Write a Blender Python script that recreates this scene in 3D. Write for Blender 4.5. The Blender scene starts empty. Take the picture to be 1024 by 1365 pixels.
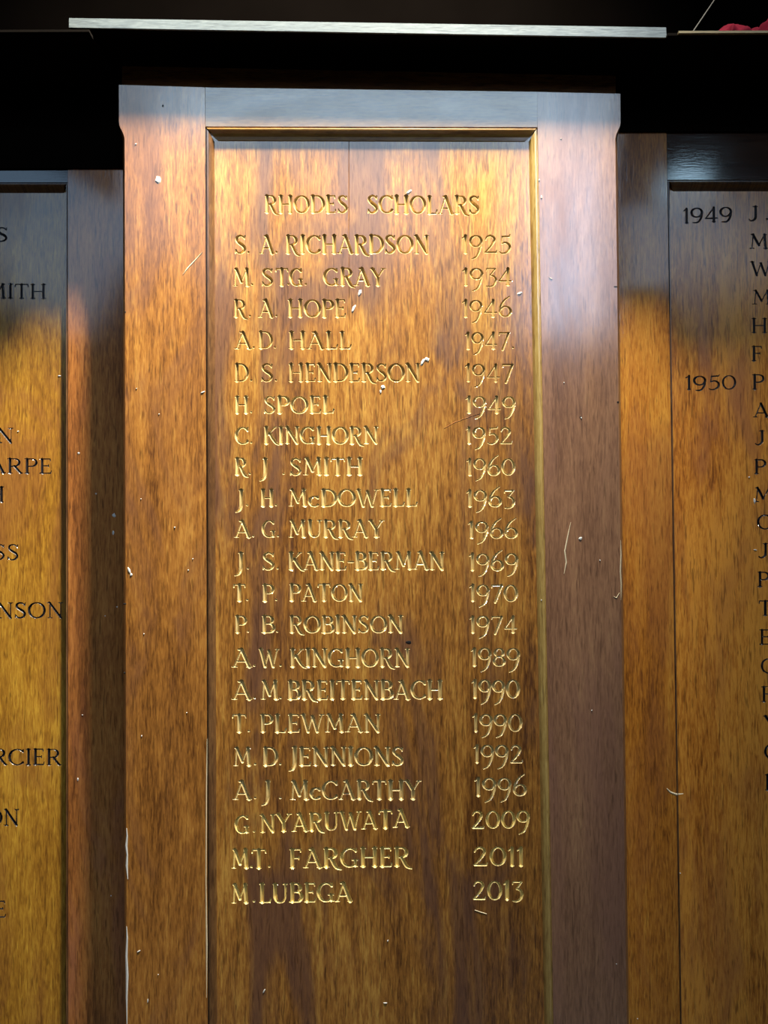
import bpy, math, random
import numpy as np
from mathutils import Matrix, Vector, Euler

random.seed(7)
rng = np.random.default_rng(7)
SC = bpy.context.scene
COL = SC.collection

# ------------------------------------------------------------------ camera
W, H, FPX = 1024.0, 1365.0, 1025.0
CAM = Vector((0.0, -1.025, 1.60))
cd = bpy.data.cameras.new('camera')
cd.sensor_fit = 'VERTICAL'; cd.sensor_height = 36.0
cd.lens = FPX / H * 36.0
cd.clip_start = 0.01
cam = bpy.data.objects.new('camera', cd); COL.objects.link(cam)
R = Euler((math.radians(90.83), 0, 0)).to_matrix() @ Matrix.Rotation(math.radians(-0.2), 3, 'Z')
cam.matrix_world = Matrix.Translation(CAM) @ R.to_4x4()
SC.camera = cam

# ------------------------------------------------------------------ view, world
SC.view_settings.view_transform = 'Standard'
SC.view_settings.look = 'None'
SC.view_settings.gamma = 1.0
SC.view_settings.exposure = 0.0
w = bpy.data.worlds.new('hall_dusk'); SC.world = w
w.use_nodes = True
w.node_tree.nodes['Background'].inputs[0].default_value = (0.6, 0.75, 1.0, 1)
w.node_tree.nodes['Background'].inputs[1].default_value = 0.004

# ------------------------------------------------------------------ lights of the hall, with added sheen lights
def spot(name, loc, target, power, color, size, angle, blend):
    l = bpy.data.lights.new(name, 'SPOT')
    l.energy = power; l.color = color; l.shadow_soft_size = size
    l.spot_size = math.radians(angle); l.spot_blend = blend
    o = bpy.data.objects.new(name, l); COL.objects.link(o)
    o.location = loc
    o.rotation_euler = (Vector(target) - Vector(loc)).to_track_quat('-Z', 'Y').to_euler()
    return o
spot('ceiling_spot_lamp', (0.20, -0.45, 3.58), (0.03, 0.0, 2.97), 1850, (1.0, 0.93, 0.77), 0.105, 66, 1.0)

def sheen_light(name, x0, x1, z0, z1, yw, L, color, tilt=0.0):
    """unseen window daylight as an added area light, placed for its sheen on the boards (radiance L)"""
    l = bpy.data.lights.new(name, 'AREA'); l.shape = 'RECTANGLE'
    l.size = x1 - x0; l.size_y = z1 - z0
    l.energy = L * math.pi * (x1 - x0) * (z1 - z0)
    l.color = color
    o = bpy.data.objects.new(name, l); COL.objects.link(o)
    o.location = ((x0 + x1) / 2, yw, (z0 + z1) / 2)
    o.rotation_euler = (math.radians(90), math.radians(tilt), 0)      # faces +y, towards the panelling
    return o
BLUE = (0.55, 0.78, 1.0)
YW = -5.0
def skylight(name, loc, target, sx, sy, power, color):
    l = bpy.data.lights.new(name, 'AREA'); l.shape = 'RECTANGLE'; l.size = sx; l.size_y = sy
    l.energy = power; l.color = color
    o = bpy.data.objects.new(name, l); COL.objects.link(o); o.location = loc
    o.rotation_euler = (Vector(target) - Vector(loc)).to_track_quat('-Z', 'Y').to_euler()
skylight('roof_skylight', (0.7, -2.3, 5.75), (0, 0, 2.0), 1.1, 0.7, 60, (0.50, 0.72, 1.0))
WL = 2.4
sheen_light('fascia_sheen_light', -2.45, 2.40, 5.34, 5.58, YW, WL * 1.3, (0.48, 0.74, 1.0))
sheen_light('high_sheen_light', -2.04, 1.78, 4.64, 5.10, YW, WL * 2.4, (0.58, 0.79, 1.0))
sheen_light('right_sheen_light', 1.15, 1.74, 3.1, 4.58, YW, WL * 2.9, (0.57, 0.72, 1.0))
sheen_light('left_sheen_light', -3.70, -2.02, 3.44, 4.54, YW, WL * 0.45, (0.42, 0.68, 1.0), 33)  # tilted to give the added sheen a slanting upper edge
sheen_light('far_right_sheen_light', 1.95, 3.2, 3.5, 4.17, YW, WL * 0.45, (0.46, 0.70, 1.0))
sheen_light('small_right_sheen_light', 2.31, 2.62, 4.22, 4.44, YW, WL * 2.4, (0.5, 0.78, 1.0))
sheen_light('middle_sheen_light', -0.55, 0.50, 3.65, 4.5, YW, WL * 0.8, (0.74, 0.80, 1.0))
sheen_light('middle_left_sheen_light', -1.50, -1.05, 3.55, 4.5, YW, WL * 0.75, (0.74, 0.80, 1.0))
sheen_light('outer_left_sheen_light', -2.05, -1.62, 3.75, 4.55, YW, WL * 1.1, (0.72, 0.80, 1.0))

# ------------------------------------------------------------------ projection helper: photo pixel -> point on the plane y = Y
def U(px, py, Y):
    d = R @ Vector(((px - W / 2) / FPX, -(py - H / 2) / FPX, -1.0))
    t = (Y - CAM.y) / d.y
    return CAM + d * t
def Unp(px, py, Y):
    px = np.asarray(px, float); py = np.asarray(py, float); Y = np.asarray(Y, float)
    Rm = np.array(R)
    v = np.stack([(px - W / 2) / FPX, -(py - H / 2) / FPX, -np.ones_like(px)], -1)
    d = v @ Rm.T
    t = (Y - CAM.y) / d[..., 1]
    return np.array(CAM) + d * t[..., None]

# ------------------------------------------------------------------ materials
def mat_new(name):
    m = bpy.data.materials.new(name); m.use_nodes = True
    nt = m.node_tree
    return m, nt, nt.nodes['Principled BSDF'], nt.nodes, nt.links

def wood(name, dark, mid, light, patch, seed=0.0, horiz=False, patch_amt=0.5, rough=0.42,
         coat=1.0, spec=0.2, coat_rough=0.15, contrast=1.0, patch_scale=3.2):
    m, nt, b, N, L = mat_new(name)
    tc = N.new('ShaderNodeTexCoord')
    def mapped(sx, sz, off):
        mp = N.new('ShaderNodeMapping')
        mp.inputs['Scale'].default_value = (sz, 1, sx) if horiz else (sx, 1, sz)
        mp.inputs['Location'].default_value = (seed * 3.1 + off, seed * 1.7, seed * 5.3 - off)
        L.new(tc.outputs['Object'], mp.inputs['Vector'])
        return mp
    def noise(mp, scale, detail, rough_, dist=0.0):
        n = N.new('ShaderNodeTexNoise')
        n.inputs['Scale'].default_value = scale
        n.inputs['Detail'].default_value = detail
        n.inputs['Roughness'].default_value = rough_
        n.inputs['Distortion'].default_value = dist
        L.new(mp.outputs[0], n.inputs['Vector'])
        return n
    fine = noise(mapped(400, 48, 0), 1.0, 4, 0.65, 0.5)
    med = noise(mapped(42, 3.2, 4), 1.0, 4, 0.6, 0.8)
    big = noise(mapped(patch_scale * 2.2, patch_scale * 0.6, 9), 1.0, 3, 0.55, 0.4)
    pores = noise(mapped(420, 34, 2), 1.0, 2, 0.5, 0.3)
    # combine fine and medium grain
    def math_(op, a, bb, clamp=False):
        n = N.new('ShaderNodeMath'); n.operation = op; n.use_clamp = clamp
        for i, v in enumerate((a, bb)):
            if isinstance(v, (int, float)): n.inputs[i].default_value = v
            else: L.new(v, n.inputs[i])
        return n.outputs[0]
    g = math_('ADD', math_('MULTIPLY', fine.outputs[0], 0.80 * contrast), math_('MULTIPLY', med.outputs[0], 0.50))
    g = math_('ADD', g, math_('MULTIPLY', big.outputs[0], 0.5))
    g = math_('MULTIPLY', g, 0.85)
    ramp = N.new('ShaderNodeValToRGB')
    L.new(g, ramp.inputs[0])
    e = ramp.color_ramp.elements
    e[0].position = 0.57; e[0].color = (*dark, 1)
    e[1].position = 0.95; e[1].color = (*light, 1)
    x = e.new(0.765); x.color = (*mid, 1)
    # patches of duller, redder old varnish
    pm = noise(mapped(patch_scale * 3.0, patch_scale * 0.9, 17), 1.0, 4, 0.6, 0.9)
    pr = N.new('ShaderNodeMapRange'); pr.interpolation_type = 'SMOOTHSTEP'
    pr.inputs[1].default_value = 0.47; pr.inputs[2].default_value = 0.66
    pr.inputs[3].default_value = 0.0; pr.inputs[4].default_value = patch_amt
    L.new(pm.outputs[0], pr.inputs[0])
    mix = N.new('ShaderNodeMix'); mix.data_type = 'RGBA'
    L.new(pr.outputs[0], mix.inputs[0])
    L.new(ramp.outputs[0], mix.inputs[6])
    # the patch colour keeps the grain
    mp2 = N.new('ShaderNodeMix'); mp2.data_type = 'RGBA'; mp2.blend_type = 'MIX'
    mp2.inputs[6].default_value = (*[c * 0.72 for c in patch], 1)
    mp2.inputs[7].default_value = (*[min(1, c * 1.3) for c in patch], 1)
    L.new(fine.outputs[0], mp2.inputs[0])
    L.new(mp2.outputs[2], mix.inputs[7])
    # pores
    po = N.new('ShaderNodeMapRange')
    po.inputs[1].default_value = 0.57; po.inputs[2].default_value = 0.68
    po.inputs[3].default_value = 0.0; po.inputs[4].default_value = 0.55
    L.new(pores.outputs[0], po.inputs[0])
    mix2 = N.new('ShaderNodeMix'); mix2.data_type = 'RGBA'
    L.new(po.outputs[0], mix2.inputs[0])
    L.new(mix.outputs[2], mix2.inputs[6])
    mix2.inputs[7].default_value = (*[c * 0.5 for c in dark], 1)
    L.new(mix2.outputs[2], b.inputs['Base Color'])
    rr = N.new('ShaderNodeMapRange')
    rr.inputs[3].default_value = rough - 0.06; rr.inputs[4].default_value = rough + 0.14
    L.new(big.outputs[0], rr.inputs[0])
    L.new(rr.outputs[0], b.inputs['Roughness'])
    b.inputs['Specular IOR Level'].default_value = spec
    b.inputs['Coat Weight'].default_value = coat
    b.inputs['Coat IOR'].default_value = 2.0
    cr = N.new('ShaderNodeMapRange')
    cr.inputs[1].default_value = 0.3; cr.inputs[2].default_value = 0.7
    cr.inputs[3].default_value = coat_rough * 0.7; cr.inputs[4].default_value = coat_rough * 1.5
    L.new(pm.outputs[0], cr.inputs[0])
    L.new(cr.outputs[0], b.inputs['Coat Roughness'])
    bp = N.new('ShaderNodeBump'); bp.inputs['Strength'].default_value = 0.16
    bp.inputs['Distance'].default_value = 0.0006
    L.new(fine.outputs[0], bp.inputs['Height'])
    bp2 = N.new('ShaderNodeBump'); bp2.inputs['Strength'].default_value = 0.25
    bp2.inputs['Distance'].default_value = 0.0012
    L.new(med.outputs[0], bp2.inputs['Height']); L.new(bp.outputs[0], bp2.inputs['Normal'])
    L.new(bp2.outputs[0], b.inputs['Normal'])
    bc = N.new('ShaderNodeBump'); bc.inputs['Strength'].default_value = 0.05
    bc.inputs['Distance'].default_value = 0.0006
    L.new(fine.outputs[0], bc.inputs['Height'])
    L.new(bc.outputs[0], b.inputs['Coat Normal'])
    return m

def plain(name, col, rough=0.5, metal=0.0, spec=0.5, noise_scale=120.0, var=0.35, coat=0.0):
    m, nt, b, N, L = mat_new(name)
    tc = N.new('ShaderNodeTexCoord')
    n = N.new('ShaderNodeTexNoise'); n.inputs['Scale'].default_value = noise_scale
    n.inputs['Detail'].default_value = 3
    L.new(tc.outputs['Object'], n.inputs['Vector'])
    mx = N.new('ShaderNodeMix'); mx.data_type = 'RGBA'
    mx.inputs[6].default_value = (*[c * (1 - var) for c in col], 1)
    mx.inputs[7].default_value = (*[min(1, c * (1 + var)) for c in col], 1)
    L.new(n.outputs[0], mx.inputs[0])
    L.new(mx.outputs[2], b.inputs['Base Color'])
    b.inputs['Roughness'].default_value = rough
    b.inputs['Metallic'].default_value = metal
    b.inputs['Specular IOR Level'].default_value = spec
    b.inputs['Coat Weight'].default_value = coat
    return m

M = {}
M['panel'] = wood('varnished_panel_wood', (0.10, 0.034, 0.008), (0.36, 0.148, 0.026), (0.60, 0.315, 0.062), (0.14, 0.062, 0.034), 1.0, patch_amt=0.85)
M['stile_l'] = wood('orange_stile_wood', (0.13, 0.045, 0.009), (0.39, 0.155, 0.028), (0.60, 0.29, 0.058), (0.20, 0.080, 0.034), 2.3, patch_amt=0.7)
M['stile_r'] = wood('dull_mauve_stile_wood', (0.19, 0.088, 0.046), (0.34, 0.168, 0.085), (0.46, 0.26, 0.115), (0.26, 0.122, 0.072), 3.7, patch_amt=0.8, contrast=0.8)
M['rail'] = wood('greyed_rail_wood', (0.15, 0.075, 0.030), (0.30, 0.165, 0.055), (0.42, 0.27, 0.10), (0.22, 0.12, 0.06), 4.1, horiz=True, patch_amt=0.6)
M['panel_left'] = wood('golden_left_panel_wood', (0.14, 0.050, 0.006), (0.36, 0.165, 0.017), (0.58, 0.32, 0.036), (0.24, 0.090, 0.020), 5.9, patch_amt=0.7)
M['panel_right'] = wood('amber_right_panel_wood', (0.15, 0.038, 0.005), (0.50, 0.165, 0.018), (0.74, 0.30, 0.040), (0.33, 0.105, 0.028), 6.7, patch_amt=0.65, contrast=1.25)
M['side_stile_l'] = wood('dark_left_stile_wood', (0.16, 0.052, 0.014), (0.42, 0.150, 0.034), (0.60, 0.25, 0.06), (0.34, 0.125, 0.06), 7.9, patch_amt=0.7, coat_rough=0.09)
M['side_stile_r'] = wood('amber_right_stile_wood', (0.15, 0.042, 0.006), (0.47, 0.165, 0.018), (0.68, 0.30, 0.040), (0.33, 0.115, 0.030), 8.3, patch_amt=0.5, coat_rough=0.08)
M['side_rail'] = wood('shaded_rail_wood', (0.02, 0.008, 0.004), (0.045, 0.018, 0.008), (0.07, 0.03, 0.012), (0.04, 0.018, 0.01), 9.2, horiz=True, coat=1.0, spec=0.0, coat_rough=0.06)  # shade under the side ledges put into the wood colour
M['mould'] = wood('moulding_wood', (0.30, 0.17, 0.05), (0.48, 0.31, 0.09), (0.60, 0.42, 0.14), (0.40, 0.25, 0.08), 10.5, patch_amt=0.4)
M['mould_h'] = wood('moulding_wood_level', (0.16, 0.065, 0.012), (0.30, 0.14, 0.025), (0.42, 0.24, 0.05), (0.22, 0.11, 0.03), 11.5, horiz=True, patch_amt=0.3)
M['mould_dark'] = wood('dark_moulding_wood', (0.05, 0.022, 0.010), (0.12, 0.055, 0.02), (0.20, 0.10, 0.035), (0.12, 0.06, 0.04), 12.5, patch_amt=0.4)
M['cornice'] = wood('cornice_wood', (0.16, 0.055, 0.012), (0.36, 0.13, 0.025), (0.52, 0.22, 0.045), (0.30, 0.11, 0.03), 13.1, horiz=True)
M['shade_black'] = plain('shade_black_wood', (0.003, 0.0018, 0.001), 0.95, 0.0, 0.05, 40, 0.4)  # shade on the cornice and ledges put into a near-black colour
M['fascia'] = wood('lit_tone_fascia_wood', (0.07, 0.075, 0.07), (0.12, 0.135, 0.13), (0.19, 0.21, 0.20), (0.10, 0.12, 0.12), 14.1, horiz=True, patch_amt=0.5)  # cool daylight tone of the lit edge put into the base colour
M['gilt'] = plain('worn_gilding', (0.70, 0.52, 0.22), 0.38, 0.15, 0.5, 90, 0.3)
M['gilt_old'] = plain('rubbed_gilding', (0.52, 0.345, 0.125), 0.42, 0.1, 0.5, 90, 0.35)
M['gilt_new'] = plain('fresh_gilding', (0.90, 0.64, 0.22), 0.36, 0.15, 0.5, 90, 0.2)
M['black'] = plain('black_letter_paint', (0.012, 0.010, 0.012), 0.30, 0.0, 0.6, 80, 0.3, coat=0.5)
M['fleck'] = plain('white_paint_fleck', (0.66, 0.64, 0.58), 0.6, 0.0, 0.4, 300, 0.12)
M['hole'] = plain('dark_dent', (0.012, 0.010, 0.010), 0.7, 0.0, 0.2, 100, 0.2)
M['rawwood'] = plain('bare_wood_scratch', (0.80, 0.66, 0.42), 0.7, 0.0, 0.3, 200, 0.25)
M['red'] = plain('dark_red_cloth', (0.10, 0.001, 0.010), 0.85, 0.0, 0.08, 60, 0.3)
M['rod'] = plain('dull_metal_rod', (0.035, 0.033, 0.03), 0.6, 0.2, 0.5, 60, 0.2)
M['lip'] = plain('lit_tone_ledge_edge', (0.20, 0.16, 0.085), 0.55, 0.0, 0.4, 60, 0.35)  # pale tone stands for light caught along the ledge edge
M['wallm'] = plain('shade_black_wall', (0.0008, 0.0006, 0.0005), 1.0, 0.0, 0.0, 8, 0.3)  # unlit darkness above the shelf put into the wall colour
M['floorm'] = wood('floor_wood', (0.05, 0.02, 0.008), (0.12, 0.05, 0.015), (0.18, 0.08, 0.02), (0.1, 0.05, 0.02), 15.3, horiz=True)

# ------------------------------------------------------------------ object helpers
def link(o, parent=None):
    COL.objects.link(o)
    if parent is not None: o.parent = parent
    return o
def thing(name, label, cat, loc, group=None):
    o = bpy.data.objects.new(name, None); o.empty_display_size = 0.05
    o.location = loc; o['label'] = label; o['category'] = cat
    if group: o['group'] = group
    return link(o)
def mesh_obj(name, verts, faces, m, parent=None, label=None, kind=None, smooth=False):
    off = parent.location if parent is not None else Vector((0, 0, 0))
    me = bpy.data.meshes.new(name)
    me.from_pydata([tuple(Vector(v) - off) for v in verts], [], [tuple(f) for f in faces])
    me.materials.append(m); me.update()
    import bmesh
    bm = bmesh.new(); bm.from_mesh(me)
    bmesh.ops.recalc_face_normals(bm, faces=bm.faces)
    bm.to_mesh(me); bm.free()
    if smooth:
        for p in me.polygons: p.use_smooth = True
    o = bpy.data.objects.new(name, me); link(o, parent)
    if label: o['label'] = label
    if kind: o['kind'] = kind
    return o
def loft(sections, closed_ends=True):
    """sections: equal-length rings of points -> verts, faces"""
    n = len(sections[0]); V = []; F = []
    for s in sections: V += [tuple(p) for p in s]
    for k in range(len(sections) - 1):
        a = k * n; b = a + n
        for i in range(n):
            j = (i + 1) % n
            F.append((a + i, a + j, b + j, b + i))
    if closed_ends:
        F.append(tuple(range(n))); F.append(tuple(reversed(range((len(sections) - 1) * n, len(sections) * n))))
    return V, F
def prism(corners_px, Yf, thick):
    """a board whose front face has the four corners (photo pixels) on plane Yf"""
    f = [U(x, y, Yf) for x, y in corners_px]
    b = [p + Vector((0, thick, 0)) for p in f]
    return loft([f, b])
def box(x0, x1, y0, y1, z0, z1):
    r = [(x0, y0), (x1, y0), (x1, y1), (x0, y1)]
    return loft([[(x, y, z0) for x, y in r], [(x, y, z1) for x, y in r]])
def lerp(a, b, t): return a + (b - a) * t

# ------------------------------------------------------------------ incised lettering: a stroke alphabet
TH, TN = 0.078, 0.036
def arc(cx, cy, rx, ry, a0, a1, n=14):
    P = []
    for i in range(n + 1):
        a = math.radians(a0 + (a1 - a0) * i / n)
        r = TN + (TH - TN) * abs(math.cos(a)) ** 1.4
        P.append((cx + rx * math.cos(a), cy + ry * math.sin(a), r))
    return P
def ln(x0, y0, x1, y1, r0=TH, r1=None):
    return [(x0, y0, r0), (x1, y1, r0 if r1 is None else r1)]
def cr(pts, n=5):
    """Catmull-Rom through (x, y, r)"""
    P = [np.array(p, float) for p in pts]
    P = [2 * P[0] - P[1]] + P + [2 * P[-1] - P[-2]]
    out = []
    for i in range(1, len(P) - 2):
        for k in range(n):
            t = k / n
            a, b, c, d = P[i - 1], P[i], P[i + 1], P[i + 2]
            out.append(tuple(0.5 * (2 * b + (c - a) * t + (2 * a - 5 * b + 4 * c - d) * t * t + (3 * b - a - 3 * c + d) * t ** 3)))
    out.append(tuple(P[-2]))
    return out
def sf(x, y, h=0.115): return ln(x - h, y, x + h, y, 0.028)
def stem(x, y0=0.0, y1=1.0, r=TH, s0=True, s1=True):
    S = [ln(x, y0, x, y1, r)]
    if s0: S.append(sf(x, y0))
    if s1: S.append(sf(x, y1))
    return S
def glyph(ch, fancy):
    g = []
    if ch == 'A':
        w_ = .86; g = [ln(.09, 0, .41, 1, TN), ln(.41, 1, .77, 0, TH), ln(.2, .3, .66, .3, TN), sf(.09, 0), sf(.77, 0)]
        if fancy: g.append(ln(.27, 1.0, .41, .97, .04))
    elif ch == 'B':
        w_ = .68; g = stem(.14) + [ln(.14, 1, .36, 1, TN), arc(.36, .77, .2, .23, 90, -90), ln(.14, .54, .38, .54, TN),
              arc(.38, .27, .26, .27, 90, -90), ln(.14, 0, .38, 0, TN)]
        if fancy: g.append(ln(0, 0, .14, 0, .032))
    elif ch == 'C':
        w_ = .80; g = [arc(.45, .5, .41, .5, 42, 318, 22), ln(.755, .84, .765, 1.0, .03), ln(.755, .16, .79, .1, .03)]
    elif ch == 'D':
        w_ = .84; g = stem(.14) + [ln(.14, 1, .36, 1, TN), arc(.36, .5, .43, .5, 90, -90, 18), ln(.14, 0, .36, 0, TN)]
    elif ch in 'EF':
        w_ = .62; g = stem(.14, s0=(ch == 'F')) + [ln(.14, 1, .54, 1, TN), ln(.54, 1, .55, .86, .03), ln(.14, .52, .46, .52, TN), ln(.46, .44, .46, .6, .026)]
        if ch == 'E': g += [ln(.03, 0, .56, 0, TN), ln(.56, 0, .60, .16, .03)]
    elif ch == 'G':
        w_ = .86; g = [arc(.45, .5, .41, .5, 45, 300, 20), ln(.75, .86, .76, 1.0, .03), ln(.72, .36, .72, .03, .06), ln(.56, .36, .84, .36, .03)]
        if fancy: g += [ln(.44, .02, .84, .02, .03)]
    elif ch == 'H':
        w_ = .86; g = stem(.14) + stem(.72) + [ln(.14, .5, .72, .5, TN)]
    elif ch == 'I':
        w_ = .28; g = stem(.14)
    elif ch == 'J':
        if fancy:
            w_ = .34; g = [cr([(.2, 1, TH), (.2, .4, TH), (.19, .02, TH), (.10, -.24, .06), (-.10, -.36, .03)], 6), sf(.2, 1)]
        else:
            w_ = .5; g = [cr([(.34, 1, TH), (.34, .5, TH), (.33, .22, TH), (.24, .05, .06), (.08, .0, .04), (.0, .08, .045)], 6), ln(.2, 1, .44, 1, .03)]
    elif ch == 'K':
        w_ = .78; g = stem(.14) + [ln(.18, .45, .66, 1, TN), sf(.66, 1, .09)]
        if fancy: g += [cr([(.34, .62, TH), (.52, .3, TH), (.72, .02, .06), (.92, -.1, .03)], 6)]
        else: g += [ln(.34, .62, .7, 0, TH), sf(.7, 0)]
    elif ch == 'L':
        w_ = .60; g = stem(.14, s0=False) + [ln(.03, 0, .55, 0, TN), ln(.55, 0, .6, .2, .034)]
    elif ch == 'M':
        w_ = 1.0; g = [ln(.13, 0, .19, 1, TN), ln(.19, 1, .5, .22, TH), ln(.5, .22, .81, 1, TN), ln(.81, 1, .87, 0, TH),
                       sf(.13, 0), sf(.87, 0), ln(.08, 1, .2, 1, .03), ln(.8, 1, .92, 1, .03)]
    elif ch == 'N':
        w_ = .84; g = [ln(.14, 0, .14, 1, TN), ln(.12, 1, .72, 0, TH), ln(.72, 0, .72, 1, TN), sf(.14, 0), sf(.72, 1), ln(.0, 1, .14, 1, .03)]
        if fancy: g[0] = ln(.14, 0, .14, 1, .058); g[2] = ln(.72, 0, .72, 1, .058)
    elif ch == 'O' or ch == '0':
        k = .43 if ch == 'O' else .33
        w_ = 2 * k + .06; g = [arc(k + .03, .5, k - .02, .5, 0, 360, 28)]
    elif ch in 'PR':
        w_ = .66; g = stem(.14) + [ln(.14, 1, .36, 1, TN), arc(.36, .74, .25, .26, 90, -90), ln(.14, .48, .36, .48, TN)]
        if ch == 'R':
            w_ = .76
            if fancy: g += [cr([(.36, .48, .06), (.5, .2, TH), (.64, -.04, .07), (.86, -.16, .03)], 6)]
            else: g += [ln(.36, .48, .68, 0, TH), sf(.7, 0, .09)]
    elif ch == 'S':
        w_ = .62; g = [cr([(.54, .82, .03), (.44, .96, .04), (.28, 1.0, .045), (.13, .9, .06), (.12, .72, .07), (.28, .56, TH), (.44, .44, TH),
                           (.54, .27, .07), (.48, .09, .06), (.32, .0, .045), (.16, .03, .04), (.06, .18, .03)], 4),
                       ln(.54, .8, .56, .99, .03), ln(.06, .2, .04, .0, .03)]
    elif ch == 'T':
        w_ = .74; g = stem(.37, s1=False) + [ln(.04, 1, .70, 1, TN), ln(.04, 1, .01, .84, .032), ln(.70, 1, .73, .84, .032)]
    elif ch == 'U':
        w_ = .82; g = [cr([(.14, 1, TH), (.14, .5, TH), (.15, .25, TH), (.25, .05, .055), (.42, .0, .04), (.58, .05, .04), (.68, .25, .04), (.69, .5, .04), (.69, 1, .04)], 5), sf(.14, 1), sf(.69, 1)]
    elif ch == 'W':
        w_ = 1.14; g = [ln(.08, 1, .34, 0, TH), ln(.34, 0, .57, .9, TN), ln(.57, .9, .82, 0, TH), ln(.82, 0, 1.06, 1, TN), sf(.08, 1), sf(1.06, 1), sf(.57, .93, .07)]
    elif ch == 'Y':
        w_ = .8; g = [ln(.08, 1, .4, .46, TH), ln(.72, 1, .4, .46, TN), ln(.4, .46, .4, 0, TH), sf(.08, 1), sf(.72, 1), sf(.4, 0)]
    elif ch == 'c':
        w_ = .56; g = [arc(.3, .3, .26, .3, 45, 315, 16), ln(.49, .5, .5, .62, .03)]
    elif ch == '.':
        w_ = .14; g = [ln(.07, .05, .075, .05, .062)]
    elif ch == '-':
        w_ = .34; g = [ln(.03, .46, .31, .46, .05)]
    elif ch == '1':
        w_ = .30; g = [ln(.18, 0, .18, 1.0, TH), ln(.02, .86, .18, 1.0, .035), ln(.1, 0, .26, 0, .03)]
    elif ch == '2':
        w_ = .66; g = [cr([(.06, .76, .035), (.14, .94, .045), (.3, 1.0, .05), (.48, .9, .065), (.5, .7, .07), (.36, .42, .055), (.2, .2, .045), (.05, .02, .04)], 5),
                       ln(.05, .02, .6, .02, .048), ln(.6, .02, .64, .14, .03)]
    elif ch == '3':
        if fancy: w_ = .58; g = [ln(.08, 1, .52, 1, .035), ln(.52, 1, .26, .6, .04), cr([(.26, .6, .04), (.46, .52, .055), (.54, .3, .07), (.46, .02, .06), (.28, -.1, .04), (.08, -.08, .035)], 5), ln(.08, 1, .06, .86, .03)]
        else: w_ = .58; g = [cr([(.1, .88, .035), (.3, 1., .05), (.46, .78, .07), (.3, .54, .045), (.5, .3, .07), (.32, .0, .05), (.06, .1, .035)], 5)]
    elif ch == '4':
        w_ = .70; g = [ln(.48, 1, .04, .24, TN), ln(.04, .24, .66, .24, .042), ln(.48, 1, .48, .0, TH), sf(.48, 0, .09)]
    elif ch == '5':
        w_ = .60; g = [ln(.16, .96, .52, .98, .048), ln(.52, .98, .56, 1.08, .03), ln(.16, .96, .13, .56, .035),
                       cr([(.13, .56, .04), (.34, .62, .05), (.52, .46, .07), (.52, .22, .07), (.36, .02, .05), (.16, -.02, .04), (.04, .05, .035)], 5)]
    elif ch == '6':
        w_ = .66
        g = [arc(.33, .31, .28, .31, 0, 360, 22), cr([(.06, .36, .06), (.1, .66, .065), (.28, 1.0, .05), (.56, 1.24 if fancy else 1.05, .028)], 6)]
    elif ch == '7':
        w_ = .60; g = [ln(.05, .97, .57, .97, .045), ln(.57, .97, .22, -.02 if not fancy else -.1, .065), ln(.05, .97, .03, .82, .03)]
    elif ch == '8':
        w_ = .64; g = [arc(.32, .76, .21, .24, 0, 360, 20), arc(.32, .26, .27, .27, 0, 360, 22)]
    elif ch == '9':
        w_ = .66
        low = -.38 if fancy else -.03
        g = [arc(.32, .68, .28, .32, 0, 360, 22), cr([(.60, .66, .06), (.56, .3, .065), (.38, .5 * low, .05), (.12, low, .03)], 6)]
    else:
        w_ = .4
    return w_, g

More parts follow.
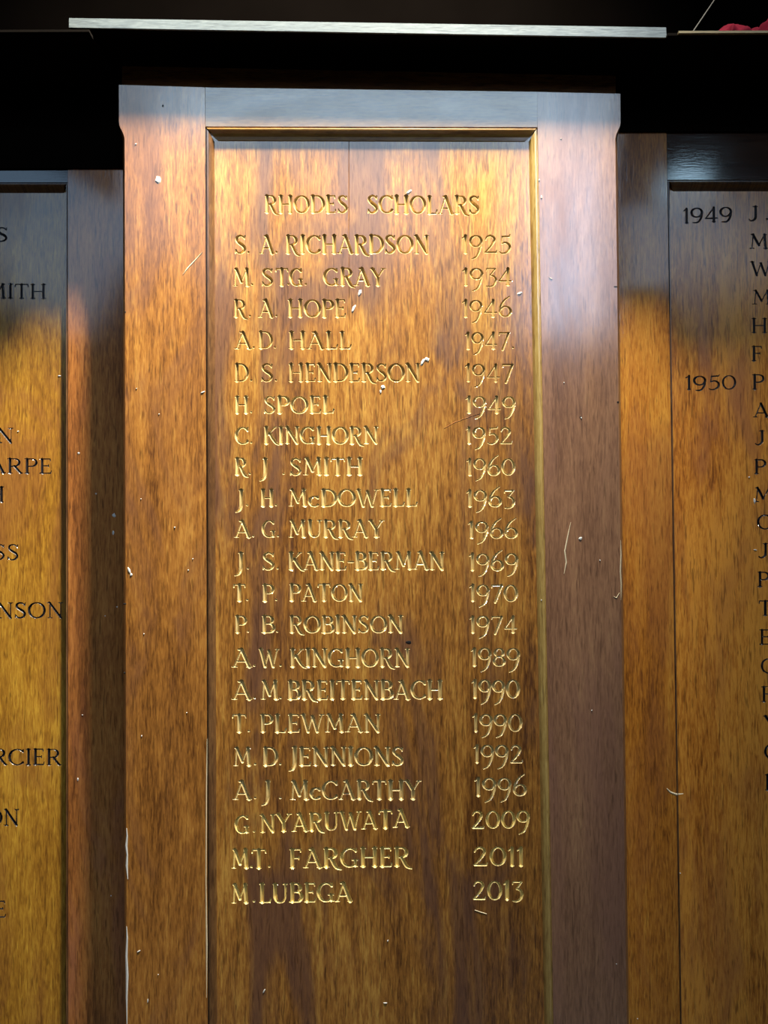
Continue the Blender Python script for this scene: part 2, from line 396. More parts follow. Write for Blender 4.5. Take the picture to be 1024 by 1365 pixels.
class Carve:
    """a panel front with V-cut letters; works on a grid in photo pixels, every vertex is put on the panel's plane"""
    def __init__(s): s.segs = []; s.boxes = []
    def stroke(s, pts, owner):
        for a, b in zip(pts[:-1], pts[1:]): s.segs.append((a[0], a[1], a[2], b[0], b[1], b[2], owner))
    def text(s, txt, x0, x1, y0, y1, cap, owner, fancy, bold=1.0):
        """x0..x1 extent, baseline y0 at x0 to y1 at x1"""
        gl = [glyph(c, fancy) for c in txt]
        sp = 0.10
        tot = sum(g[0] for g in gl) + sp * (len(gl) - 1)
        sx = (x1 - x0) / tot
        cx = 0.0
        for (wd, strokes) in gl:
            dy = random.uniform(-.35, .35); dth = random.uniform(.93, 1.08)
            for st in strokes:
                P = []
                for (x, y, r) in st:
                    X = x0 + (cx + x) * sx
                    B = y0 + (y1 - y0) * (X - x0) / max(1e-6, x1 - x0)
                    P.append((X, B - y * cap + dy, r * cap * bold * dth))
                s.stroke(P, owner)
            cx += wd + sp
    def dot(s, x, y, cap, owner):
        s.stroke([(x, y - .06 * cap, .068 * cap), (x + .3, y - .06 * cap, .068 * cap)], owner)
    def axis(s, lo, hi, spans, step, coarse):
        spans = sorted((max(lo, a), min(hi, b)) for a, b in spans if b > lo and a < hi)
        merged = []
        for a, b in spans:
            if merged and a <= merged[-1][1] + 2: merged[-1][1] = max(merged[-1][1], b)
            else: merged.append([a, b])
        out = [lo]
        def fill(a, b, st):
            n = max(1, int(math.ceil((b - a) / st)))
            out.extend(a + (b - a) * (i + 1) / n for i in range(n))
        cur = lo
        for a, b in merged:
            if a > cur + 1e-6: fill(cur, a, coarse)
            fill(max(a, cur), b, step); cur = b
        if cur < hi - 1e-6: fill(cur, hi, coarse)
        return np.array(out)
    def build(s, x0, x1, y0, y1, Y, thick, parent, pname, pmat, owners, warp=None, step=0.62, slope=1.45):
        pad = 1.6
        sx = [(min(g[0], g[3]) - max(g[2], g[5]) - pad, max(g[0], g[3]) + max(g[2], g[5]) + pad) for g in s.segs]
        sy = [(min(g[1], g[4]) - max(g[2], g[5]) - pad, max(g[1], g[4]) + max(g[2], g[5]) + pad) for g in s.segs]
        xs = s.axis(x0, x1, sx, step, 20); ys = s.axis(y0, y1, sy, step, 20)
        nx, ny = len(xs), len(ys)
        F = np.full((ny, nx), 9.0); O = np.full((ny, nx), -1, int)
        for g, bx, by in zip(s.segs, sx, sy):
            i0, i1 = np.searchsorted(xs, bx[0]), np.searchsorted(xs, bx[1])
            j0, j1 = np.searchsorted(ys, by[0]), np.searchsorted(ys, by[1])
            if i1 <= i0 or j1 <= j0: continue
            X = xs[i0:i1][None, :]; Yg = ys[j0:j1][:, None]
            ax, ay, ra, bx_, by_, rb, ow = g
            dx, dy = bx_ - ax, by_ - ay; L2 = dx * dx + dy * dy
            t = np.clip(((X - ax) * dx + (Yg - ay) * dy) / L2, 0, 1) if L2 > 1e-12 else np.zeros((j1 - j0, i1 - i0))
            d = np.hypot(X - ax - t * dx, Yg - ay - t * dy) - (ra + (rb - ra) * t)
            sub = F[j0:j1, i0:i1]; m = d < sub
            sub[m] = d[m]; O[j0:j1, i0:i1][m] = ow
        gy, gx = np.gradient(F, ys, xs)
        g2 = gx * gx + gy * gy + 1e-9
        near = (np.abs(F) < 0.42 * step) & (g2 > 0.3)
        GX, GY = np.meshgrid(xs, ys)
        PX = np.where(near, GX - F * gx / g2, GX); PY = np.where(near, GY - F * gy / g2, GY)
        depth = np.where(near, 0, np.clip(-F * slope, 0, 4.0)) * 0.001 * (Y - CAM.y) / 1.025
        P = Unp(PX, PY, np.full_like(PX, Y))
        P[..., 1] += depth
        off = np.array(parent.location)
        P = (P - off).reshape(-1, 3)
        Fc = (F[:-1, :-1] + F[1:, :-1] + F[:-1, 1:] + F[1:, 1:]) / 4
        st = np.stack([F[:-1, :-1], F[1:, :-1], F[:-1, 1:], F[1:, 1:]]); so = np.stack([O[:-1, :-1], O[1:, :-1], O[:-1, 1:], O[1:, 1:]])
        own = np.take_along_axis(so, st.argmin(0)[None], 0)[0]
        own = np.where(Fc < 0, own, -1)
        idx = np.arange(nx * ny).reshape(ny, nx)
        Q = np.stack([idx[:-1, :-1], idx[1:, :-1], idx[1:, 1:], idx[:-1, 1:]], -1).reshape(-1, 4)
        own = own.reshape(-1)
        def make(name, mask, m, label=None, extra=False):
            q = Q[mask]
            if len(q) == 0: return None
            used, inv = np.unique(q, return_inverse=True)
            v = P[used]; q = inv.reshape(-1, 4)
            if extra:      # the board's edges and back
                c = [idx[0, 0], idx[-1, 0], idx[-1, -1], idx[0, -1]]
                fr = P[c]; bk = fr + np.array([0, thick, 0]); n0 = len(v)
                v = np.concatenate([v, fr, bk])
                ex = [[n0 + i, n0 + 4 + i, n0 + 4 + (i + 1) % 4, n0 + (i + 1) % 4] for i in range(4)] + [[n0 + 7, n0 + 6, n0 + 5, n0 + 4]]
                q = np.concatenate([q, np.array(ex)])
            me = bpy.data.meshes.new(name)
            me.vertices.add(len(v)); me.vertices.foreach_set('co', v.astype(np.float32).ravel())
            me.loops.add(q.size); me.loops.foreach_set('vertex_index', q.astype(np.int32).ravel())
            me.polygons.add(len(q)); me.polygons.foreach_set('loop_start', np.arange(0, q.size, 4, dtype=np.int32))
            me.polygons.foreach_set('loop_total', np.full(len(q), 4, dtype=np.int32))
            me.polygons.foreach_set('use_smooth', np.zeros(len(q), dtype=bool))
            me.materials.append(m); me.update(calc_edges=True); me.validate()
            o = bpy.data.objects.new(name, me); link(o, parent)
            if label: o['label'] = label
            return o
        lm = (own < 0)
        panel = make(pname, lm, pmat, extra=True)
        for k, (nm, m, lab) in enumerate(owners):
            make(nm, own == k, m, lab)
        return panel

# ================================================================== the setting
BOARD_Y = 0.0          # front of the middle board
PANEL_Y = 0.007        # its sunk panel
SIDE_Y = 0.080         # front of the flanking boards
SPANEL_Y = 0.090       # their sunk panels
BACK_Y = 0.125         # the wall the boards are fixed to
SHELF_Z = U(512, 48, -0.035).z
TOP_Z = min(U(40, 41, -0.045).z, U(960, 42, -0.045).z, U(92, 37, -.035).z, U(889, 50, -.035).z) - 0.010
def row_at(z, px, Y):
    lo, hi = -200.0, 1365.0
    for _ in range(50):
        m = (lo + hi) / 2
        if U(px, m, Y).z > z: lo = m
        else: hi = m
    return lo

def structure(name, vf, m):
    o = mesh_obj(name, *vf, m); o['kind'] = 'structure'; return o
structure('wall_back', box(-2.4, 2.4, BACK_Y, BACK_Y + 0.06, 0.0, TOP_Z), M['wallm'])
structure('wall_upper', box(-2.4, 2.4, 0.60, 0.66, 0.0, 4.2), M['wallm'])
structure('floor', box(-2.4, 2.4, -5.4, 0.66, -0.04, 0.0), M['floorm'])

# ================================================================== middle board
zb = U(512, 1600, 0).z
board = thing('honours_board', 'tall middle wooden honours board with gilded carved scholar names, standing proud of its neighbours', 'honours board', (0.0, BACK_Y, zb))

YB = 1600.0
def L_(p0, p1):
    """x as a linear function of pixel y"""
    return lambda y: p0[0] + (p1[0] - p0[0]) * (y - p0[1]) / (p1[1] - p0[1])
xl_out = L_((158.5, 113), (161.5, 1365)); xr_out = L_((827, 125), (843.5, 1365))
xl_in = L_((273.5, 170), (277, 1365)); xr_in = L_((717, 170), (738, 1365))
def stop(y):           # chamfer grows in below a lamb's-tongue stop
    t = min(1, max(0, (y - 163) / 22)); return t * t * (3 - 2 * t)
def stile(left):
    secs = []
    for y in [None, 163, 167, 171, 175, 179, 185, 300, 600, 1000, YB]:
        if y is None: yo, yi = ((113, 116.5) if left else (125, 122.5))
        else: yo = yi = y
        c = 7.5 * stop(yo)
        if left: o, i, f = xl_out(yo), xl_in(max(yi, 120)), 1
        else: o, i, f = xr_out(yo), xr_in(max(yi, 120)), -1
        # the silhouette is the front edge until the chamfer starts
        oi = o + f * (0.35 * c)
        ring = [U(i, yi, BOARD_Y), U(oi + f * 0.65 * c, yo, BOARD_Y)]
        e = U(oi, yo, BOARD_Y); ring.append(Vector((e.x, BOARD_Y + 0.0005 + 0.007 * stop(yo), e.z)))
        ring.append(Vector((e.x, SIDE_Y - .0006, e.z)))
        k = U(i, yi, BOARD_Y); ring.append(Vector((k.x, SIDE_Y - .0006, k.z)))
        secs.append(ring)
    return loft(secs)
mesh_obj('stile', *stile(True), M['stile_l'], board, 'orange-brown left stile')
mesh_obj('stile', *stile(False), M['stile_r'], board, 'dull mauve-brown right stile')
mesh_obj('top_rail', *prism([(xl_in(170) + .4, 116.7), (xr_in(170) - .4, 122.4), (xr_in(170) - .4, 169.5), (xl_in(170) + .4, 168.5)], BOARD_Y + 0.0006, 0.075), M['rail'], board)

# moulding round the sunk panel: groove, bead, hollow
def mould_profile(wd, dp):
    """(distance inwards px, depth m) from the frame edge to the panel"""
    return [(0.0, 0.0), (0.3, 0.003), (1.4, 0.003), (1.7, 0.0), (2.8, -0.0014), (4.6, -0.0014), (6.8, 0.0002), (0.78 * wd, 0.0018), (0.88 * wd, 0.0040),
            (0.95 * wd, 0.0055), (wd, dp + 0.0004), (wd, dp + 0.010), (0, dp + 0.010)]
def top_profile(wd, dp):
    return [(0.0, 0.0), (0.3, 0.003), (1.6, 0.003), (2.0, -0.0002), (3.6, -0.0012), (4.6, -0.001), (5.4, 0.0004), (7.5, 0.0036), (11.0, 0.0056),
            (0.9 * wd, 0.0062), (wd, dp + 0.0004), (wd, dp + 0.010), (0, dp + 0.010)]
MW = 11.0
prof = mould_profile(MW, PANEL_Y)
def mould_v(xf, sgn, prof, ytop, ybot, Y0, n=8):
    secs = []
    for k in range(n + 1):
        y = lerp(ytop, ybot, k / n)
        ring = []
        for (d, dep) in prof:
            yy = y + (d * (1.5 if Y0 == BOARD_Y else 1.9) if k == 0 else 0)
            p = U(xf(yy) + sgn * d, yy, Y0); ring.append(Vector((p.x, Y0 + dep, p.z)))
        secs.append(ring)
    return loft(secs)
def mould_h(xa, xb, ya, yb, prof, Y0, n=8, mitre_l=True, mitre_r=True):
    secs = []
    for k in range(n + 1):
        t = k / n; ring = []
        for (d, dep) in prof:
            x = lerp(xa + (d if mitre_l else 0), xb - (d if mitre_r else 0), t)
            p = U(x, lerp(ya, yb, t) + d, Y0); ring.append(Vector((p.x, Y0 + dep, p.z)))
        secs.append(ring)
    return loft(secs)
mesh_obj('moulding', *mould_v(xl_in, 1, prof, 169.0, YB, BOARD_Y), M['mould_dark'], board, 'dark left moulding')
mesh_obj('moulding', *mould_v(xr_in, -1, prof, 169.5, YB, BOARD_Y), M['mould'], board, 'pale right moulding')
prof_h = top_profile(17.0, PANEL_Y)
mesh_obj('moulding', *mould_h(xl_in(169) , xr_in(169), 168.5, 169.5, prof_h, BOARD_Y), M['mould_h'], board, 'brown top moulding')

# ---- lettering of the middle board: (baseline, cap height, [(word, x0, x1)], [dots], year, x0, x1, year baseline)
ROWS = [
 (337.5, 23, [('S', 313, 328), ('A', 347, 365), ('RICHARDSON', 381, 571.5)], [331, 368.5], '1925', 616, 681, 337),
 (380.3, 22, [('M', 311, 333), ('S', 349, 364), ('T', 367.5, 384), ('G', 387, 403.5), ('GRAY', 432, 513)], [336, 384.5, 407.5], '1934', 616.5, 683, 380),
 (422.3, 22, [('R', 312, 328), ('A', 345, 364.5), ('HOPE', 384, 461)], [333, 368.5], '1946', 616.5, 682, 422),
 (464.3, 21.5, [('A', 313.5, 335), ('D', 345, 363), ('HALL', 385, 468)], [338, 366.5], '1947', 620, 679, 464.5),
 (508.2, 22.5, [('D', 313, 331), ('S', 348, 364), ('HENDERSON', 385, 560)], [335, 368], '1947', 620, 684, 508),
 (550.4, 21.5, [('H', 313.5, 331), ('SPOEL', 352, 445)], [335], '1949', 621, 687, 550),
 (591.2, 21.5, [('C', 314.5, 331), ('KINGHORN', 352, 504)], [335], '1952', 621, 683, 591),
 (632.8, 21.5, [('R', 313.5, 329), ('J', 349, 357), ('SMITH', 386.5, 483.5)], [333, 378], '1960', 622, 686.5, 633),
 (674.6, 21.5, [('J', 317, 325), ('H', 348, 364.5), ('McDOWELL', 385, 556)], [329.5, 368], '1963', 622, 686, 675),
 (715.8, 21.5, [('A', 313, 334), ('G', 350, 367), ('MURRAY', 385, 511)], [337.5, 370.5], '1966', 624, 690, 717),
 (759.0, 22, [('J', 316, 325), ('S', 350, 366), ('KANE-BERMAN', 385, 592)], [330.5, 370], '1969', 625.5, 690.5, 760),
 (800.9, 21.5, [('T', 311.5, 327), ('P', 350, 365), ('PATON', 386, 483.5)], [329.5, 368], '1970', 626, 690, 801),
 (843.2, 21.5, [('P', 313.5, 328.5), ('B', 349, 366), ('ROBINSON', 386, 537)], [330.5, 369.5], '1974', 626, 689.5, 843),
 (888.6, 23, [('A', 310, 335), ('W', 346, 371.5), ('KINGHORN', 387, 546)], [339, 374], '1989', 628, 693, 887),
 (931.7, 23.5, [('A', 310, 335), ('M', 348, 371), ('BREITENBACH', 384, 590)], [339, 374], '1990', 629, 692.5, 930),
 (975.7, 22.5, [('T', 310, 328), ('PLEWMAN', 347, 507)], [331.5], '1990', 630, 696, 974.5),
 (1019.8, 23, [('M', 311.5, 335), ('D', 351, 370), ('JENNIONS', 388, 538)], [340, 373.5], '1992', 631.5, 697, 1016.5),
 (1065.0, 23.5, [('A', 311.5, 334.5), ('J', 352, 361), ('McCARTHY', 387, 560.5)], [340, 373.5], '1996', 633, 702, 1060.5),
 (1110.5, 22.5, [('G', 314, 332), ('NYARUWATA', 347, 545)], [338.5], '2009', 629, 706, 1103.5),
 (1157.0, 24, [('M', 309, 331.5), ('T', 336, 354.5), ('FARGHER', 386, 546)], [335, 359], '2011', 631, 698, 1153.5),
 (1203.0, 24, [('M', 309, 331), ('LUBEGA', 346, 469)], [338.5], '2013', 630.5, 697, 1198.8),
]
C = Carve(); owners = []
BOLD = 1.40
C.text('RHODES', 353, 463.5, 283, 283.5, 22, 0, True, BOLD); C.text('SCHOLARS', 490, 639, 283.5, 284.5, 22.5, 1, True, BOLD)
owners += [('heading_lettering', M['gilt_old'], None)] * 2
for k, (base, cap, words, dots, year, a, b_, yb) in enumerate(ROWS):
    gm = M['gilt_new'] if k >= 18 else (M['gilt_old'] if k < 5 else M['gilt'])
    o = len(owners); owners += [('initials_lettering', gm, None), ('surname_lettering', gm, None)]
    sl = -0.036 if k == 18 else (-0.012 if k >= 19 else -0.002)
    for (t, x0, x1) in words:
        C.text(t, x0, x1, base + sl * (x0 - 310), base + sl * (x1 - 310), cap, o + (len(t) > 1), True, BOLD)
    for d in dots: C.dot(d, base + sl * (d - 310), cap, o)
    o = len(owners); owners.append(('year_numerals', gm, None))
    C.text(year, a, b_, yb, yb, cap * 0.98, o, True, 1.22)
    if k == 3: C.dot(684, yb, cap, o)
C.stroke([(465.2, 180, .55), (465.0, 330, .5), (465.6, 480, .2)], -1)           # joint between the two planks of the panel
C.build(xl_in(169) + 6, 735, 178, YB, PANEL_Y, 0.012, board, 'panel', M['panel'], owners)

# ---- flecks, dents, scratches (parts of the board they sit on)
def blob(px, py, w_, h_, Y, parent, m, name, rot=0.0, lift=0.0007, n=9):
    c = U(px, py, Y); ring = []
    for i in range(n):
        a = 2 * math.pi * i / n; k = random.uniform(.72, 1.15)
        x, y = w_ / 2 * k * math.cos(a) * (.8 if w_ < 5 else 1), h_ / 2 * k * math.sin(a) * (.8 if h_ < 5 else 1)
        ring.append((x * math.cos(rot) - y * math.sin(rot), x * math.sin(rot) + y * math.cos(rot)))
    V = [Vector((0, -0.0001, 0)) * 0 + U(px + x, py + y, Y) for x, y in ring]
    V2 = [U(px + x * .6, py + y * .6, Y) + Vector((0, -lift, 0)) for x, y in ring]
    Vb = [v + Vector((0, 0.0006, 0)) for v in V]
    v, f = loft([Vb, V, V2])
    return mesh_obj(name, v, f, m, parent)
def hair(pts, r, Y, parent, m, name):
    """a thin raised splinter line along photo pixels"""
    secs = []
    for k, (x, y) in enumerate(pts):
        rr = r * (0.35 if k in (0, len(pts) - 1) else random.uniform(.7, 1.2))
        x2, y2 = pts[min(k + 1, len(pts) - 1)]; x1, y1 = pts[max(k - 1, 0)]
        L = math.hypot(x2 - x1, y2 - y1) or 1; nx, ny = -(y2 - y1) / L, (x2 - x1) / L
        secs.append([U(x + nx * rr, y + ny * rr, Y), U(x, y, Y) + Vector((0, -.0006, 0)), U(x - nx * rr, y - ny * rr, Y), U(x, y, Y) + Vector((0, .0005, 0))])
    v, f = loft(secs); return mesh_obj(name, v, f, m, parent)
for (x, y, w_, h_, r_) in [(210.5, 239.5, 8, 10, 0), (181, 192, 3, 3, 0), (172, 760, 4, 11, -.4), (175, 766, 4, 5, .3), (192, 845, 2, 2.4, 0), (233, 703, 2.6, 2.6, 0),
                           (251, 760, 2, 2, 0), (182, 518, 3, 1.6, 0), (270, 523, 7, 2.2, -.4), (257, 745, 2, 2, 0), (188, 665, 2, 2, 0), (212, 552, 2, 2, 0), (185, 1268, 5, 2.2, -.5), (197, 1334, 2, 7, 0),
                           (249, 950, 2, 2, 0), (189, 981, 2, 4, 0), (211, 1299, 1.6, 1.6, 0)]:
    blob(x, y, w_, h_, BOARD_Y - 0.0001, board, M['fleck'], 'paint_fleck', r_)
for (x, y, w_, h_, r_) in [(564, 482, 4.5, 11, .5), (568.5, 478.5, 5, 6, .3), (510.5, 516, 6.5, 5, -.2), (507.5, 522, 4, 5, 0), (471, 412, 4.5, 13, .45), (480, 390, 5, 10, .4), (545, 256, 9, 3.4, -.6), (571, 480, 3, 5, .4), (352, 1321, 2, 8, .5), (514, 1337, 6, 1.6, 0), (693, 391, 9, 4, -.3), (517, 1254, 2, 4, .5)]:
    blob(x, y, w_, h_, PANEL_Y - 0.0001, board, M['fleck'], 'paint_fleck', r_)
for (x, y, w_, h_, r_) in [(774, 718, 5, 5, 0), (752, 510, 2, 2, 0), (734, 371, 6, 2, .5), (722, 263, 3, 5, 0), (719, 240, 3, 4, 0), (748, 185, 3, 2, 0), (789, 947, 2, 2, 0), (800, 747, 2, 3, 0), (722, 800, 2, 3, 0), (775, 557, 3, 3, 0), (822, 1285, 2, 2, 0)]:
    blob(x, y, w_, h_, BOARD_Y - 0.0001, board, M['fleck'], 'paint_fleck', r_)
for (x, y, w_, h_, Y) in [(217, 141, 3, 4, BOARD_Y), (545, 856, 8, 5, PANEL_Y), (167, 416, 3, 3, BOARD_Y), (824, 536, 4, 4, BOARD_Y), (774, 556, 3, 4, BOARD_Y), (166, 805, 5, 3, BOARD_Y), (166, 897, 3, 4, BOARD_Y), (821, 382, 5, 2, BOARD_Y)]:
    blob(x, y, w_, h_, Y - 0.0001, board, M['hole'], 'dent', 0, 0.0003)
hair([(761, 696), (757, 715), (753, 735), (755, 750), (752, 765)], 0.8, BOARD_Y, board, M['rawwood'], 'scratch')
hair([(270, 336), (262, 345), (250, 358), (244, 366)], 0.9, BOARD_Y, board, M['rawwood'], 'scratch')
hair([(592, 571), (606, 563), (622, 557), (640, 551)], 0.5, PANEL_Y + .0003, board, M['side_stile_l'], 'scratch')
hair([(633, 1213), (641, 1216), (649, 1218)], 0.8, PANEL_Y, board, M['rawwood'], 'scratch')
hair([(826, 790), (822, 797), (818, 795)], 0.7, BOARD_Y, board, M['rawwood'], 'scratch')
hair([(168.8, 1104), (169.5, 1115), (168.4, 1128), (169.6, 1140), (169, 1155), (170.4, 1172)], 1.3, BOARD_Y, board, M['fleck'], 'chipped_edge')
hair([(168.8, 1235), (169.5, 1250), (168.6, 1275), (169.6, 1300), (168.9, 1330), (169.3, 1370)], 1.5, BOARD_Y, board, M['fleck'], 'chipped_edge')
hair([(827.5, 720), (828, 740), (827.2, 762), (828.3, 780), (828, 800)], 0.9, BOARD_Y, board, M['rawwood'], 'chipped_edge')
hair([(276, 985), (275.6, 1020), (275.2, 1050), (274.6, 1180), (275.6, 1260), (275.4, 1330)], 0.9, BOARD_Y, board, M['rawwood'], 'chipped_edge')

# ================================================================== flanking boards
def bead_profile(wd, dp):
    return [(0, 0), (.2, .002), (1.0, .002), (1.3, -.0003), (2.2, -.0008), (3.0, .0012), (.7 * wd, dp * .6), (wd, dp + .0005), (wd, dp + .006), (0, dp + .006)]
SP = bead_profile(6.0, SPANEL_Y - SIDE_Y)
zs = U(512, 1600, SIDE_Y).z
# left
lb = thing('honours_board', 'left honours board set back in shadow, with black names cut off by the picture edge', 'honours board', (U(-150, 700, SIDE_Y).x, BACK_Y, zs))
xs_l = L_((90.5, 240), (91.0, 1365))
topL = 243.0
tl = row_at(TOP_Z, 0, SIDE_Y); tr = row_at(TOP_Z, 1024, SIDE_Y)
mesh_obj('stile', *prism([(xs_l(tl), tl), (206, tl), (206, YB), (xs_l(YB), YB)], SIDE_Y, BACK_Y - SIDE_Y), M['side_stile_l'], lb, 'dark brown right stile')
mesh_obj('stile', *prism([(-400, tl), (-335, tl), (-335, YB), (-400, YB)], SIDE_Y, BACK_Y - SIDE_Y), M['side_stile_l'], lb)
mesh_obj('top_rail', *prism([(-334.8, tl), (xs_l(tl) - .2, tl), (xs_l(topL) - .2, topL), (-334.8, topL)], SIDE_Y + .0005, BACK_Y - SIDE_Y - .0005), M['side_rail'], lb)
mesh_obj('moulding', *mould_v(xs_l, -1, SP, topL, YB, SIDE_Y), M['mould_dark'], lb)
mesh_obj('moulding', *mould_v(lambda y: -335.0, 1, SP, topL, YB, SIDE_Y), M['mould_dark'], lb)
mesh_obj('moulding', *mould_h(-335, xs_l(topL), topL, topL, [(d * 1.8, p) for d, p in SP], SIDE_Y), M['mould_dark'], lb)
C = Carve(); owners = []
for (t, x0, x1, base, cap) in [('S', -6, 10.5, 321.5, 18), ('MITH', -16.5, 61.5, 397.5, 18.5), ('N', -4, 17.5, 590, 19), ('ARPE', -16, 69, 630.5, 19), ('H', -15, 5.2, 669, 19.5),
                               ('SS', -9, 25, 746, 20), ('NSON', -4, 84, 823.5, 20), ('RCIER', -10, 81, 1019.5, 20.5), ('ON', -19, 25, 1100.5, 21), ('E', -9, 8, 1222.5, 21)]:
    C.text(t, x0, x1, base, base, cap, len(owners), False, 1.12); owners.append(('name_lettering', M['black'], 'black incised lettering'))
C.build(-332, 88, topL + 6, YB, SPANEL_Y, 0.012, lb, 'panel', M['panel_left'], owners)
for (x, y, w_, h_) in [(105, 604, 4, 4), (79, 501, 5, 2), (128, 658, 3, 3), (156, 809, 3, 3), (140, 821, 2, 2), (110, 953, 3, 2), (104, 1039, 3, 5), (152, 687, 5, 6), (151, 710, 4, 6), (148, 1194, 2, 2), (125, 66, 6, 3), (24, 575, 4, 2)]:
    blob(x, y, w_, h_, (SIDE_Y if x > 91 else SPANEL_Y) - .0001, lb, M['fleck'] if y != 66 else M['rawwood'], 'paint_fleck')

# right
rb = thing('honours_board', 'right honours board set back beside the mauve stile, with black years and initials', 'honours board', (U(1180, 700, SIDE_Y).x, BACK_Y, zs))
xs_r = L_((889.5, 240), (906.5, 1365))
topR = 239.5
mesh_obj('stile', *prism([(790, tr), (xs_r(tr), tr), (xs_r(YB), YB), (790, YB)], SIDE_Y, BACK_Y - SIDE_Y), M['side_stile_r'], rb, 'amber left stile')
mesh_obj('stile', *prism([(1335, tr), (1400, tr), (1400, YB), (1335, YB)], SIDE_Y, BACK_Y - SIDE_Y), M['side_stile_r'], rb)
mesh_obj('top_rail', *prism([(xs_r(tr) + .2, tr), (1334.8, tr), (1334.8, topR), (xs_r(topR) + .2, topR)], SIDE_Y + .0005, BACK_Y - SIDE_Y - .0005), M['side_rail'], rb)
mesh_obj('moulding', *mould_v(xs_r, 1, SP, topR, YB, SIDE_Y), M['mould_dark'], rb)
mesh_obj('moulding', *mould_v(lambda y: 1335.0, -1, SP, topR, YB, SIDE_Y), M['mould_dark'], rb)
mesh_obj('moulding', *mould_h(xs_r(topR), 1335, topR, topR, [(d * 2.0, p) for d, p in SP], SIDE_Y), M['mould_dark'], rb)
C = Carve(); owners = []
for (t, x0, x1, base, b2, cap) in [('1949', 911, 976, 297, 294.5, 18.5), ('1950', 914, 981.5, 519.5, 519, 18)]:
    C.text(t, x0, x1, base, b2, cap, len(owners), False, 1.12); owners.append(('year_numerals', M['black'], 'black incised numerals'))
for (t, x0, x1, base, cap) in [('J', 999, 1011.5, 294, 19), ('M', 999.5, 1024, 331, 18.5), ('W', 1001, 1028, 367, 18), ('M', 1003, 1028, 405.5, 18), ('H', 1002, 1023, 443, 18.5), ('F', 1002, 1017, 481, 19),
                               ('P', 1003, 1019, 519, 19), ('A', 1005, 1025, 556, 18), ('J', 1007.5, 1020.5, 593, 18.5), ('P', 1005.5, 1021.5, 631, 18.5), ('M', 1005.5, 1030, 668.5, 18.5),
                               ('C', 1010, 1028, 705.5, 18.5), ('J', 1012, 1025, 743.5, 18.5), ('P', 1010, 1026, 782, 19), ('T', 1012, 1029, 820, 19), ('E', 1012.5, 1028, 858.5, 19),
                               ('C', 1015, 1033, 897, 19), ('F', 1015, 1031, 935.5, 19.5), ('Y', 1019, 1037, 974, 19.5), ('C', 1019.5, 1038, 1012, 19.5), ('H', 1020, 1041, 1053, 20)]:
    o = len(owners); owners.append(('name_lettering', M['black'], 'black incised lettering'))
    C.text(t, x0, x1, base, base, cap, o, False, 1.12)
    if base == 294: C.dot(1022.5, 293, 19, o)
C.build(893, 1332, topR + 6, YB, SPANEL_Y, 0.012, rb, 'panel', M['panel_right'], owners)
hair([(889, 1051), (894, 1056), (902, 1059), (911, 1058)], 1.4, SIDE_Y - .0001, rb, M['rawwood'], 'scratch')
for (x, y, w_, h_) in [(827, 617, 3, 4), (999, 636, 3, 3), (1006, 668, 4, 8), (907, 1164, 2, 2), (850, 1358, 2, 2), (1007, 733, 5, 2)]:
    blob(x, y, w_, h_, (SIDE_Y if x < 900 else SPANEL_Y) - .0001, rb, M['fleck'], 'paint_fleck')

# ================================================================== cornice above the middle board
FY = -0.035
cor = thing('cornice', 'narrow cornice shelf above the middle board, its pale front edge catching the light', 'cornice', (0, BACK_Y, SHELF_Z))
f = [U(92, 24, FY), U(888, 36.5, FY), U(889, 50, FY), U(92, 36.5, FY)]
mesh_obj('front_edge', *loft([f, [p + Vector((0, .003, 0)) for p in f]]), M['fascia'], cor, 'pale front edge, its lit tone in the colour')
zt = lambda x: lerp(f[0].z, f[1].z, (x - f[0].x) / (f[1].x - f[0].x)); zbm = lambda x: lerp(f[3].z, f[2].z, (x - f[0].x) / (f[1].x - f[0].x))
xa, xb = f[0].x, f[1].x
ring = lambda y: [(xa, y, zbm(xa) + .0008), (xb, y, zbm(xb) + .0008), (xb, y, zt(xb) - .0008), (xa, y, zt(xa) - .0008)]
mesh_obj('shelf_deck', *loft([ring(FY + .003), ring(BACK_Y)]), M['shade_black'], cor)
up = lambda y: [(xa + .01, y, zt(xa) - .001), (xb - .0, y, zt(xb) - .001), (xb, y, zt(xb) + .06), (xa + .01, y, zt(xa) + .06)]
mesh_obj('upper_step', *loft([up(0.07), up(BACK_Y)]), M['shade_black'], cor)
a, b_, c, d = U(160, 113.3, 0.05), U(826, 125.3, 0.05), None, None
mesh_obj('frieze_or_shade', *loft([[(xa + .04, y, U(160, 111, .0).z - .02), (xb - .04, y, U(826, 122, 0).z - .02), (xb - .04, y, zbm(xb)), (xa + .04, y, zbm(xa))] for y in (0.05, 0.079)]), M['cornice'], cor)

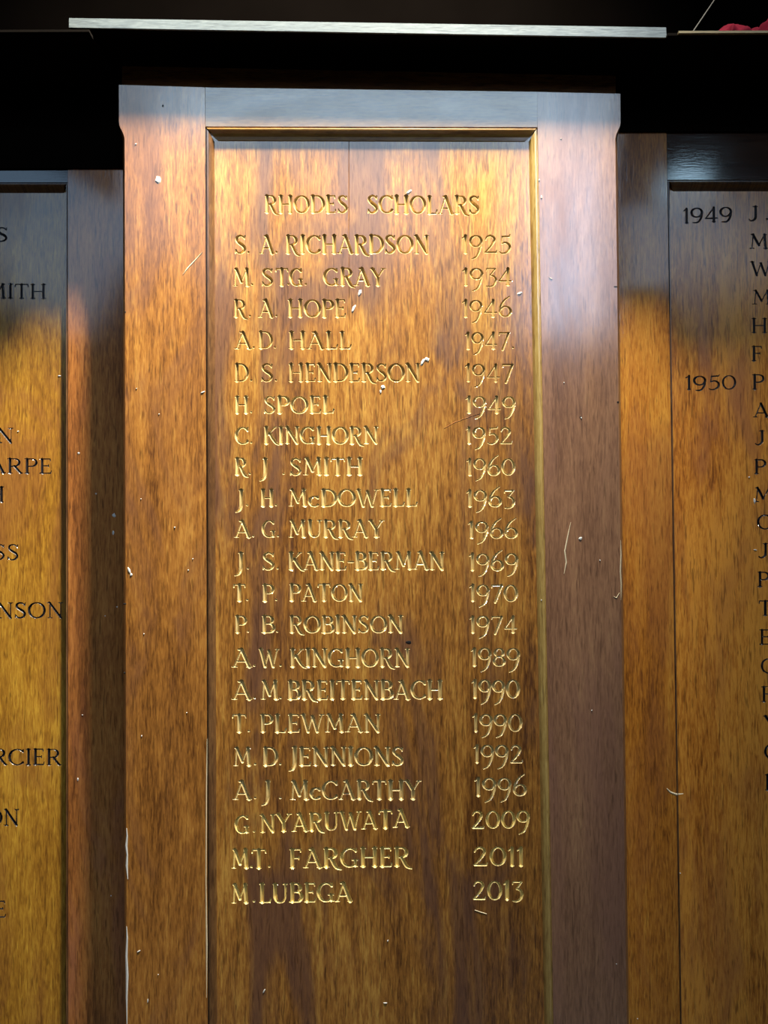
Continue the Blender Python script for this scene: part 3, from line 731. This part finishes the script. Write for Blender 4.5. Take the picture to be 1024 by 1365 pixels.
# ================================================================== side ledges
LY = -0.045
def ledge(x0, x1, label):
    p, q = U(x0, 40.5, LY), U(x1, 42.5, LY)
    z = (p.z + q.z) / 2
    if x0 < 0: q.x = xa + .03
    else: p.x = xb + .00002
    o = thing('ledge', label, 'ledge', ((p.x + q.x) / 2, BACK_Y, z - .03))
    mesh_obj('edge_bead', *box(p.x if x0 < 0 else U(905, 41, LY).x, q.x, LY, LY + .004, z - .0017, z + .0012), M['lip'] if x0 > 0 else M['shade_black'], o, 'thin front bead in a pale lit tone' if x0 > 0 else None)  # right bead coloured as lit, left bead as unlit
    # shelf body with a hollowed underside
    pr = [(LY + .004, z + .001), (LY + .004, z - .0022), (LY + .02, z - .0035), (SIDE_Y, z - .0045), (BACK_Y, z - .0045), (0.6, z - .006), (0.6, z + .001)]
    mesh_obj('shelf', *loft([[(x, y, zz) for y, zz in pr] for x in (p.x, q.x)]), M['shade_black'], o)
    # added black frieze board under the shelf, standing in for its shadow
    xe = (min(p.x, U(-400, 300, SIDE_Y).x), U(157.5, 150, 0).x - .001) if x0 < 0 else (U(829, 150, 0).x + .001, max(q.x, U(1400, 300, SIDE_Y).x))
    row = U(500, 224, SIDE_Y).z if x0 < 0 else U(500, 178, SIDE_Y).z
    mesh_obj('frieze_or_shade', *box(xe[0], xe[1], SIDE_Y - .0035, SIDE_Y - .0007, row, TOP_Z + .003), M['shade_black'], o)
    return z
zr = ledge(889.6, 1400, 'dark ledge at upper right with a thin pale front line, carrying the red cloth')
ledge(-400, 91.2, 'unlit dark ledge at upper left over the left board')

# red cloth heaped on the right ledge
def cloth():
    nx, ny = 80, 30; V = []; F = []
    x0 = U(969, 30, -0.03).x
    for j in range(ny + 1):
        for i in range(nx + 1):
            u, v = i / nx, j / ny
            x = x0 + u * .17; y = -0.039 + v * .085
            a = u * .17
            prof_ = .027 * math.exp(-((a - .008) / .011) ** 2) + .018 * math.exp(-((a - .030) / .016) ** 2) + .050 * (1 / (1 + math.exp(-(a - .062) / .006)))
            hgt = prof_ * math.sin(math.pi * min(1, v * 1.15 + .0)) ** .55 * (1 + .12 * math.sin(v * 17 + u * 25)) + .004 * math.sin(u * 60 + v * 6)
            edge = i in (0, nx) or j in (0, ny)
            V.append((x + .006 * math.sin(v * 9), y + .0025 * math.sin(u * 30) * (1 - v), zr + .0022 + (0 if edge else max(.001, hgt))))
    for j in range(ny):
        for i in range(nx):
            a = j * (nx + 1) + i; F.append((a, a + 1, a + nx + 2, a + nx + 1))
    o = mesh_obj('red_cloth', V, F, M['red'], None, smooth=True)
    s = o.modifiers.new('thickness', 'SOLIDIFY'); s.thickness = .002
    o['label'] = 'dark red folded cloth heaped on the upper right ledge'; o['category'] = 'cloth'
cloth()
def rod(p, q, r=.0009, n=8):
    d = (q - p).normalized(); a = d.orthogonal().normalized(); b = d.cross(a)
    v, f = loft([[c + (a * math.cos(2 * math.pi * k / n) + b * math.sin(2 * math.pi * k / n)) * r for k in range(n)] for c in (p, q)])
    o = mesh_obj('rod', v, f, M['rod'])
    o['label'] = 'thin grey rod leaning from the upper right ledge, left of the red cloth'; o['category'] = 'rod'
pp = U(909.5, 33, -.01); pp.z = zr + .0015
rod(pp, U(1010, -85, .598))
